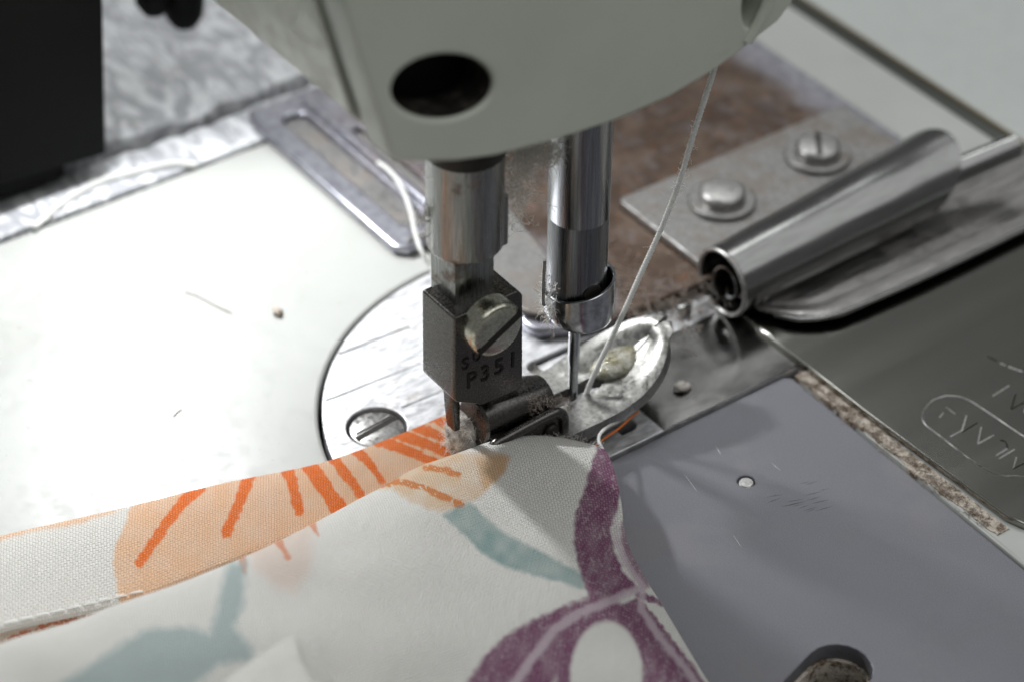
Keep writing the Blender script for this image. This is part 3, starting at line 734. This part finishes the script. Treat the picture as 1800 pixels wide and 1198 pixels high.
WHITE = np.array(lin(250, 248, 243)[:3]); PEACH = np.array(lin(255, 210, 172)[:3]); ORANGE = np.array(lin(255, 122, 14)[:3])
TEAL = np.array(lin(146, 178, 176)[:3]); PURPLE = np.array(lin(134, 78, 114)[:3]); LILAC = np.array(lin(222, 204, 214)[:3])
def cloth_mesh(name, G, D, painter, parent, thick=0.28):
    """G grid of points, D same-sized grid of design coordinates (the pattern's drawing units) used by the painter"""
    nv, nu = G.shape[0]-1, G.shape[1]-1
    me = bpy.data.meshes.new(name)
    idx = np.arange((nv+1)*(nu+1)).reshape(nv+1, nu+1)
    F = np.stack([idx[:-1, :-1], idx[1:, :-1], idx[1:, 1:], idx[:-1, 1:]], -1).reshape(-1, 4)
    me.vertices.add(G.shape[0]*G.shape[1]); me.vertices.foreach_set('co', G.reshape(-1))
    me.loops.add(F.size); me.loops.foreach_set('vertex_index', F.ravel().astype(np.int32))
    me.polygons.add(len(F)); me.polygons.foreach_set('loop_start', np.arange(0, F.size, 4, dtype=np.int32)); me.polygons.foreach_set('loop_total', np.full(len(F), 4, dtype=np.int32))
    me.update(calc_edges=True)
    du = np.linalg.norm(np.diff(G, axis=1), axis=2).mean(0); dv = np.linalg.norm(np.diff(G, axis=0), axis=2).mean(1)
    U = np.concatenate([[0], np.cumsum(du)]); V = np.concatenate([[0], np.cumsum(dv)])
    UV = np.stack(np.meshgrid(U, V), -1).reshape(-1, 2)
    lay = me.uv_layers.new(name='thread_mm'); lay.data.foreach_set('uv', UV[F.ravel()].ravel())
    c_ = painter(D[..., 0], D[..., 1]).reshape(-1, 3); c4 = np.ones((len(c_), 4)); c4[:, :3] = c_
    ca = me.color_attributes.new('print', 'FLOAT_COLOR', 'POINT'); ca.data.foreach_set('color', c4.ravel())
    o = finish(name, me, 'cloth', parent, 180)
    return o

fab = empty('printed_fabric', (5, -40, 0.2), 'white cotton fabric with orange, teal and purple leaf print being hemmed', 'fabric')
# --- hem band: outer folded edge -> crown -> seam
top = [(-140, 972), (0, 938), (110, 913), (230, 886), (390, 847), (560, 812), (680, 770), (785, 726), (860, 690)]
low = [(-140, 1142), (0, 1102), (110, 1078), (230, 1050), (390, 990), (560, 925), (680, 872), (798, 815), (880, 770)]
zt = [3.0, 2.6, 2.4, 2.2, 2.0, 1.8, 1.6, 1.5, 1.2]; zl = [4.6, 4.0, 3.6, 3.2, 2.8, 2.4, 2.0, 1.6, 1.2]
r0, r1, r2, r3, r4, r5 = [], [], [], [], [], []
for (a, b, z0, z1) in zip(top, low, zt, zl):
    A, B = at(*a, z=z0), at(*b, z=z1); d = B-A
    r0.append(A+d*0.10+np.array([0, 0, 0.25-A[2]])); r1.append(A+np.array([-0.15, 0.1, -z0*0.5])); r2.append(A+d*0.04+np.array([0, 0, 0.1]))
    r3.append(A+d*0.4+np.array([0, 0, 0.75])); r4.append(A+d*0.94+np.array([0, 0, 0.1])); r5.append(B+np.array([0.1, 0, -0.75]))
Gh = grid_surface([r0, r1, r2, r3, r4, r5], 640, 150)
def stripes(X, Y, items, jit=1.0):
    m_ = np.zeros(X.shape)
    n1_ = (vnoise(X, Y, 7, 1)-0.5)*5*jit
    for pts, w0, w1 in items:
        d, T = dist_line(pts, X, Y); m_ = np.maximum(m_, sm(d-(w0+(w1-w0)*T)+n1_, 1.6))
    return m_
def paint_hem(X, Y):
    col = np.ones(X.shape+(3,))*WHITE
    n1_ = (vnoise(X, Y, 9, 2)-0.5)*7
    pe = sm(dist_poly([(236, 860), (222, 915), (206, 950), (198, 985), (205, 1030), (216, 1080), (300, 1100), (900, 900), (900, 600), (240, 800)], X, Y)+n1_*0.5, 3)
    pe = np.maximum(pe, sm(dist_poly([(-200, 880), (-200, 1000), (-10, 952), (60, 932), (130, 922), (200, 900), (232, 880), (230, 850)], X, Y)+n1_*0.5, 4)*0.85)
    pe = pe*(0.80+0.25*vnoise(X, Y, 26, 4))
    col += (PEACH-col)*np.clip(pe, 0, 1)[..., None]
    o_ = stripes(X, Y, [([(352, 852), (325, 878), (290, 922), (262, 962), (246, 988)], 11, 8), ([(440, 832), (426, 868), (411, 904), (398, 936)], 11, 9),
        ([(500, 814), (514, 850), (521, 880), (526, 900)], 11, 8), ([(534, 806), (560, 840), (580, 870), (598, 898)], 12, 15), ([(580, 796), (605, 830), (622, 850), (634, 868)], 9, 8),
        ([(622, 786), (650, 815), (672, 844)], 9, 6), ([(664, 772), (718, 792), (770, 814)], 11, 7), ([(690, 758), (745, 778), (800, 800)], 10, 9), ([(722, 744), (790, 774)], 10, 8), ([(752, 730), (800, 750)], 8, 8)], 1.0)
    col += (ORANGE-col)*(o_*(0.86+0.14*vnoise(X, Y, 5, 6)))[..., None]
    return col
cloth_mesh('hem_band', Gh, project(Gh), paint_hem, fab)
# --- under layer peeping out below the seam at the left
ua = [(-140, 1130), (0, 1092), (110, 1066), (230, 1038), (330, 1000)]; ub = [(-140, 1180), (0, 1150), (110, 1112), (240, 1060), (330, 1020)]
Gu = grid_surface([[at(*p, z=1.6) for p in ua], [at((p[0]+q[0])/2, (p[1]+q[1])/2, z=1.9) for p, q in zip(ua, ub)], [at(*p, z=1.5) for p in ub]], 260, 40)
def paint_under(X, Y):
    col = np.ones(X.shape+(3,))*WHITE; col += (PEACH-col)*0.45
    o_ = stripes(X, Y, [([(20, 1118), (80, 1100), (150, 1080), (235, 1052)], 5, 4)], 2.2)*(vnoise(X, Y, 4, 3) > 0.35)
    col += (np.array(lin(238, 130, 80)[:3])-col)*(o_*0.9)[..., None]
    return col
cloth_mesh('under_layer', Gu, project(Gu), paint_under, fab)
# stitches along the seam
for i in range(9):
    t0 = 8+i*27.5; p0, p1 = (t0, 1103-0.235*t0-6), (t0+21, 1103-0.235*(t0+21)-6)
    a_, b_ = at(*p0, z=3.97-0.0035*t0), at(*p1, z=3.97-0.0035*t0)
    tube('stitch', smooth_path([a_-(0, 0, 0.5), a_, (a_+b_)/2+(0, 0, 0.12), b_, b_-(0, 0, 0.5)], 14), 0.13, 'thread', fab, 6)

# --- main panel: from the seam up over a billow and down onto the slide plate
cx = [-140, 0, 240, 430, 560, 700, 800, 900, 985, 1060]
cy = [1188, 1137, 1050, 985, 918, 852, 808, 772, 766, 784]
cz = [15, 13.5, 11.5, 10, 9.2, 8.4, 7.6, 6.6, 5.4, 4.6]
crest = [at(a, b, z=c) for a, b, c in zip(cx, cy, cz)]
back2 = [p+np.array([-7.5, 1.5, -p[2]+1.2]) for p in crest]; back2 = [np.array([min(p[0], 2.0 if i < 8 else p[0]), p[1], p[2]]) for i, p in enumerate(back2)]
back2[-1] = crest[-1]+np.array([-1.5, 0.6, -3.6]); back2[-2] = crest[-2]+np.array([-2.0, 1.0, -3.9]); back2[-3] = crest[-3]+np.array([-3.5, 1.5, -4.8])
back1 = [c*0.72+b*0.28+np.array([-0.6, 0.3, -0.2]) for c, b in zip(crest, back2)]
def prow(pts): return [at(a, b, z=c) for a, b, c in pts]
rowA = prow([(-140, 1215, 15.6), (0, 1165, 14.4), (245, 1085, 12.6), (440, 1020, 11.2), (575, 955, 10.2), (715, 890, 9.2), (815, 846, 8.4), (915, 806, 7.4), (1000, 800, 6.4), (1078, 818, 5.4)])
rowB = prow([(-140, 1270, 14.8), (0, 1220, 13.8), (250, 1145, 12.2), (450, 1085, 10.8), (590, 1020, 10.0), (735, 955, 9.0), (835, 915, 7.8), (930, 880, 6.8), (1020, 870, 6.2), (1091, 875, 5.6)])
rowC = prow([(-140, 1340, 12), (0, 1290, 11.4), (255, 1220, 10.4), (460, 1160, 9.6), (605, 1100, 8.8), (755, 1035, 7.8), (860, 990, 6.6), (950, 960, 6.0), (1035, 945, 5.4), (1102, 948, 4.4)])
rowD = prow([(-140, 1430, 9), (0, 1380, 8.6), (265, 1310, 8.0), (480, 1250, 7.4), (640, 1190, 6.8), (800, 1130, 6.2), (905, 1085, 5.4), (1000, 1045, 4.6), (1070, 1020, 4.0), (1132, 1008, 3.2)])
rowE = prow([(-140, 1550, 6), (0, 1500, 6), (290, 1430, 5.5), (520, 1370, 5), (700, 1310, 4.4), (860, 1240, 4.0), (980, 1190, 3.6), (1070, 1140, 3.2), (1130, 1100, 2.6), (1178, 1078, 2.0)])
rowF = prow([(-140, 1700, 3), (0, 1650, 3), (320, 1580, 3), (580, 1520, 2.6), (790, 1450, 2.4), (960, 1380, 2.2), (1080, 1310, 2.0), (1160, 1250, 1.8), (1215, 1215, 1.5), (1252, 1206, 1.1)])
rowG = prow([(-140, 1820, 1), (0, 1770, 1), (350, 1700, 1), (620, 1640, 1), (850, 1580, 1), (1020, 1510, 1), (1140, 1440, 1), (1225, 1390, 0.9), (1285, 1350, 0.8), (1325, 1330, 0.6)])
LIFT = {'A': 0.7, 'B': 1.6, 'C': 2.7, 'D': 3.6, 'E': 4.2, 'F': 4.2, 'G': 3.6}
def lifted(row, px_rows, k_):
    wt = [1, 1, 1, 1, 1, 1, 0.9, 0.62, 0.3, 0.05]; out = []
    for p, w_ in zip(row, wt):
        d = (p-CAM)/np.linalg.norm(p-CAM); out.append(p-d*(LIFT[k_]*w_/-d[2]))
    return out
rowA, rowB, rowC, rowD, rowE, rowF, rowG = [lifted(r_, None, k_) for r_, k_ in zip((rowA, rowB, rowC, rowD, rowE, rowF, rowG), 'ABCDEFG')]
Gp = grid_surface([back2, back1, crest, rowA, rowB, rowC, rowD, rowE, rowF, rowG], 620, 460)
Gp += (vnoise(Gp[..., 0], Gp[..., 1], 6, 11)-0.5)[..., None]*np.array([0, 0, 0.5])
Gp += (vnoise(Gp[..., 0]*0.35+Gp[..., 1]*0.5, Gp[..., 1]*0.25-Gp[..., 0]*0.9, 7, 31)-0.5)[..., None]*np.array([0, 0, 0.9])
def paint_panel(X, Y):
    col = np.ones(X.shape+(3,))*WHITE
    n1_ = (vnoise(X, Y, 8, 12)-0.5)*6; n2_ = vnoise(X, Y, 3.2, 14); n3_ = vnoise(X, Y, 20, 15)
    # faint print showing through from the other side
    f_ = sm(dist_poly([(430, 960), (450, 1000), (490, 1035), (520, 1038), (545, 1000), (548, 950), (560, 900), (640, 860), (560, 880), (480, 930)], X, Y)+n1_, 14)*0.35
    col += (np.array(lin(246, 200, 172)[:3])-col)*f_[..., None]
    f_ = stripes(X, Y, [([(418, 965), (426, 985), (430, 1005)], 8, 4), ([(480, 930), (492, 955), (506, 980)], 9, 4), ([(538, 905), (550, 922), (560, 940)], 7, 3)])
    col += (np.array(lin(238, 138, 84)[:3])-col)*(f_*0.75)[..., None]
    # peach petal with orange veins at the hem
    f_ = sm(dist_poly([(560, 860), (640, 830), (780, 795), (860, 790), (896, 800), (890, 822), (872, 845), (845, 870), (820, 888), (770, 900), (720, 880), (690, 858), (640, 856)], X, Y)+n1_, 5)
    col += (np.array(lin(240, 202, 160)[:3])-col)*(f_*(0.45+0.45*n3_))[..., None]
    f_ = stripes(X, Y, [([(672, 850), (710, 846), (750, 858), (785, 874), (810, 886)], 6, 6), ([(748, 822), (780, 824), (806, 834)], 5, 5)])*(n2_ > 0.22)
    col += (np.array(lin(228, 134, 54)[:3])-col)*(f_*0.92)[..., None]
    f_ = sm(dist_poly([(835, 802), (895, 800), (885, 830), (850, 860), (842, 830)], X, Y)+n1_, 4)*0.5
    col += (np.array(lin(226, 172, 112)[:3])-col)*f_[..., None]
    # teal stems
    f_ = sm(dist_poly([(776, 905), (826, 880), (850, 905), (885, 935), (940, 962), (990, 990), (1030, 1010), (1024, 1034), (985, 1022), (930, 1008), (880, 992), (845, 970), (812, 935)], X, Y)+n1_*0.6, 4)
    col += (TEAL-col)*(f_*(0.62+0.35*n3_))[..., None]
    f_ = sm(dist_poly([(400, 985), (432, 985), (430, 1060), (412, 1100), (445, 1140), (440, 1160), (385, 1168), (330, 1215), (60, 1230), (130, 1185), (200, 1140), (258, 1105), (330, 1100), (366, 1112), (385, 1060)], X, Y)+n1_, 9)
    col += (np.array(lin(178, 198, 198)[:3])-col)*(f_*0.85)[..., None]
    # purple leaf with a pale midrib
    br = np.clip(0.86+0.22*vnoise(X*0.9+Y*0.2, Y*0.3, 9, 21)-0.22*(n2_ > 0.74), 0, 1)
    pu = sm(dist_poly([(1050, 784), (1076, 784), (1092, 840), (1088, 890), (1074, 925), (1078, 962), (1095, 1002), (1124, 1034), (1080, 1050), (1036, 1052), (1020, 1005), (1008, 950), (1012, 900), (1030, 848)], X, Y)+n1_*0.7, 3)
    pu = np.maximum(pu, sm(dist_poly([(1094, 908), (1112, 940), (1135, 990), (1142, 1030), (1128, 1036), (1106, 1000), (1090, 950)], X, Y)+n1_*0.8, 3)*0.85)
    pu = np.maximum(pu, sm(dist_poly([(1100, 1040), (1040, 1046), (985, 1066), (930, 1092), (880, 1122), (842, 1165), (800, 1230), (760, 1300), (930, 1300), (1000, 1140), (1060, 1080)], X, Y)+n1_, 4))
    pu = np.maximum(pu, sm(dist_poly([(1090, 1060), (1120, 1050), (1170, 1110), (1215, 1165), (1262, 1230), (1290, 1330), (1180, 1330), (1150, 1200), (1120, 1120)], X, Y)+n1_, 4))
    pu = np.maximum(pu, stripes(X, Y, [([(1122, 1044), (1150, 1054), (1178, 1064)], 6, 5), ([(1128, 1060), (1160, 1100), (1205, 1160), (1245, 1215)], 5, 5)]))
    pu = np.maximum(pu, sm(np.abs(np.hypot((X-1066)/62, (Y-1185)/92)-1.22)*70-15+n1_, 5)*(Y > 1040))
    ov = sm((np.hypot((X-1066)/62, (Y-1185)/92)-1.0)*62+n1_*0.5, 4); pu = pu*(1-ov)
    mid, _ = dist_line([(1118, 1036), (1075, 1054), (1020, 1076), (975, 1105), (940, 1150), (905, 1200), (870, 1260)], X, Y)
    mid2, _ = dist_line([(1080, 880), (1082, 940), (1100, 990), (1130, 1030), (1128, 1070), (1160, 1120), (1210, 1180), (1250, 1240)], X, Y)
    ml = np.maximum(sm(mid-8+n1_*0.5, 3), sm(mid2-6+n1_*0.5, 3))
    col += (PURPLE-col)*np.clip(pu*br*(0.92+0.12*n3_), 0, 1)[..., None]
    col += (LILAC-col)*(ml*0.8*np.clip(Y-890, 0, 60)/60)[..., None]
    return col
cloth_mesh('panel', Gp, project(Gp), paint_panel, fab)
# --- a folded corner of the same cloth nearer the viewer
fo = [prow([(300, 1290, 20.5), (395, 1196, 20.8), (505, 1121, 21), (530, 1135, 21), (580, 1180, 20.4)]), prow([(330, 1320, 20.8), (430, 1225, 21.2), (515, 1160, 21.6), (550, 1180, 21.4), (620, 1240, 20.6)]),
      prow([(380, 1370, 20.6), (470, 1300, 21.0), (540, 1260, 21.2), (600, 1260, 20.8), (680, 1310, 20)]), prow([(440, 1470, 14), (520, 1400, 14), (600, 1370, 14), (680, 1370, 13.5), (760, 1400, 12)])]
Gf = grid_surface(fo, 120, 120)
cloth_mesh('folded_corner', Gf, project(Gf), lambda X, Y: np.ones(X.shape+(3,))*WHITE, fab)

# ------------------------------------------------------------------ lint
def lint(name, label, gen, count, rad, mat, core=None):
    o = fibres(name, gen, count, rad, mat)
    return tag(o, label, 'lint', None, 'stuff')
ga = [at(905, 275, x=1), at(915, 300, x=1), at(900, 325, x=1), at(905, 355, x=1), at(908, 385, x=1), at(930, 268, x=1), at(960, 262, x=1)]
gs = [1.7, 1.5, 1.2, 0.9, 0.8, 1.2, 1.0]
def g1(i):
    j = rnd.choice([0, 0, 0, 1, 1, 2, 2, 3, 4, 5, 5, 6]); s_ = gs[j]
    return curl(ga[j]+np.array([rnd.gauss(0, s_), rnd.gauss(0, s_), rnd.gauss(0, s_)])*0.7, rnd.uniform(1.5, 4.5), 1.4)
lint('lint_tuft', 'curly white lint hanging between the two bars under the head', g1, 420, 0.032, 'fibre')
def g2(i):
    p = at(rnd.uniform(905, 985), rnd.uniform(252, 285), x=rnd.uniform(0.5, 2.5)); return curl(p, rnd.uniform(0.8, 2.2), 1.6)
lint('lint_tuft', 'brownish lint packed against the top of the needle bar', g2, 420, 0.03, 'fibre')
cc = Vector((0.3, 0.25, 0))
def g3(i):
    a_ = math.radians(rnd.uniform(-150, -60)-20); z = rnd.uniform(17, 23.2); r_ = 4.3 if z < 20.5 else 3.7
    p = cc+Vector((r_*math.cos(a_), r_*math.sin(a_), z)); return curl(p, rnd.uniform(0.5, 1.9), 1.2)
lint('lint_tuft', 'fine lint clinging to the left of the needle collar', g3, 420, 0.032, 'fibre')
def g4(i):
    p = at(rnd.gauss(738, 8), rnd.uniform(290, 440), x=0.0); p = at(752+rnd.gauss(-4, 3), rnd.choice([300, 370, 375, 380, 395, 415])+rnd.gauss(0, 6), x=-1.2); return curl(p, rnd.uniform(0.6, 2.0), 1.6)
lint('lint_tuft', 'few white fibres sticking out of the left side of the presser bar', g4, 46, 0.035, 'fibre')
hb = at(826, 762, x=-0.5)
heel = empty('heel_lint', (hb[0], hb[1], 1), 'grey felted lint packed against the heel of the foot', 'lint')
blob('felted_lump', (hb[0]-0.5, hb[1]-0.4, hb[2]-0.3), (2.6, 2.3, 3.2), 'lint', heel, 0.14, 0.6, 4, 8)
def g5(i):
    d = Vector((rnd.gauss(0, 1), rnd.gauss(0, 1), rnd.gauss(0, 1))).normalized(); return curl((hb[0]-0.3+d.x*2.5, hb[1]-0.2+d.y*2.2, hb[2]-0.4+d.z*2.8), rnd.uniform(0.6, 2.2), 1.5)
o = fibres('lint_fuzz', g5, 2200, 0.018, 'fibre', heel); tag(o, kind='stuff')
def g6(i):
    p = at(rnd.uniform(930, 1000), rnd.uniform(700, 745), x=rnd.uniform(1.5, 4.5)); return curl((p[0], p[1], p[2]+0.3), rnd.uniform(0.6, 1.8), 1.5)
lint('lint_tuft', 'grey lint caught on top of the foot hinge', g6, 500, 0.013, 'fibre_grey')
def g7(i):
    p = at(rnd.gauss(1150, 60), rnd.gauss(520, 34), z=1.4); return curl(p, rnd.uniform(0.8, 3.2), 1.3, drift=(0, 0, -0.05))
lint('lint_mat', 'dusty lint scattered on the rusty plate in front of the folder mouth', g7, 520, 0.05, 'fibre_grey')
def g8(i):
    p = at(rnd.uniform(925, 1010), rnd.uniform(650, 715), z=0.3); return curl(p, rnd.uniform(0.6, 2.2), 1.3)
lint('lint_mat', 'pale lint on the needle plate beside the needle', g8, 320, 0.04, 'fibre')
# lint packed in the joint between the slide plate and the engraved plate
jr = []
vs_, fs = [], []
rj = random.Random(5); up_, dn_ = [], []
for i in range(91):
    x_ = 9.4+36*i/90; up_.append((x_, 29.75+0.004*i)); dn_.append((x_, 28.05-0.35*i/90+0.25*math.sin(i*0.31)*math.sin(i*0.13+1)+rj.gauss(0, 0.05)+ (0.5*max(0, i-70)/20)))
tag(plate('joint_lint', [up_+dn_[::-1]], 'z', -0.9, 0.16, 'dust', None, bevel=0.1), 'brown lint packed in the joint beside the engraved plate', 'lint', None, 'stuff')
def g9(i):
    x_ = rnd.uniform(9.5, 44); return curl((x_, 28.4+rnd.gauss(0, 0.5), 0.2+rnd.random()*0.4), rnd.uniform(0.4, 1.2), 1.4)
lint('joint_fuzz', 'fuzzy fibres along the joint beside the engraved plate', g9, 420, 0.04, 'fibre_grey')
ledge = plate('bed_ledge', [[(24, 27.2), (66.5, 27.1), (66.5, 33.4), (24, 30.0)]], 'z', -1.4, -0.9, 'bed', bevel=0.05)
tag(ledge, 'white bed showing in the widening gap', None, None, 'structure')
# specks on the bed
q = at(487, 550, z=0.2); tag(blob('dirt_speck', (q[0], q[1], 0.3), (0.85, 0.65, 0.4), 'dust', None, 0.6, 1.5, 3, 4), 'small brown speck of dirt on the white bed', 'speck')
for pts, lb in ((((325, 513), (350, 522), (380, 538), (408, 551)), 'long thin grey fibre on the white bed left of the dirt speck'), (((305, 731), (312, 723), (320, 718)), 'tiny grey fibre on the white bed above the orange hem')):
    o = tube('loose_fibre', smooth_path([at(*p, z=0.12) for p in pts], 16), 0.06, 'fibre_grey'); tag(o, lb, 'fibre')

def g10(i):
    t = rnd.random(); P_ = smooth_path(crest[6:], 40); p = P_[int(t*40)]; return curl((p[0]-0.1, p[1], p[2]-0.05), rnd.uniform(0.3, 1.3), 1.0)
o = fibres('frayed_fibres', g10, 130, 0.018, 'fibre', fab); tag(o, kind='stuff')

TP = smooth_path(tp3, 300)
def g11(i):
    k_ = rnd.choice([rnd.randrange(20, 290), int(rnd.gauss(70, 6)), int(rnd.gauss(95, 4))]); p = TP[k_]+np.array([rnd.gauss(0, 0.1) for _ in range(3)]); return curl(p, rnd.uniform(0.3, 1.3), 0.8)
tag(fibres('thread_fuzz', g11, 150, 0.012, 'fibre'), 'fine hairs standing off the needle thread', 'lint', None, 'stuff')
q = at(1198, 682, z=0.4); tag(blob('lint_crumb', (q[0], q[1], 0.7), (0.8, 1.1, 0.5), 'lint', None, 0.4, 1.2, 3, 2), 'pale lint crumb on the dark strip beside the toe of the foot', 'lint')
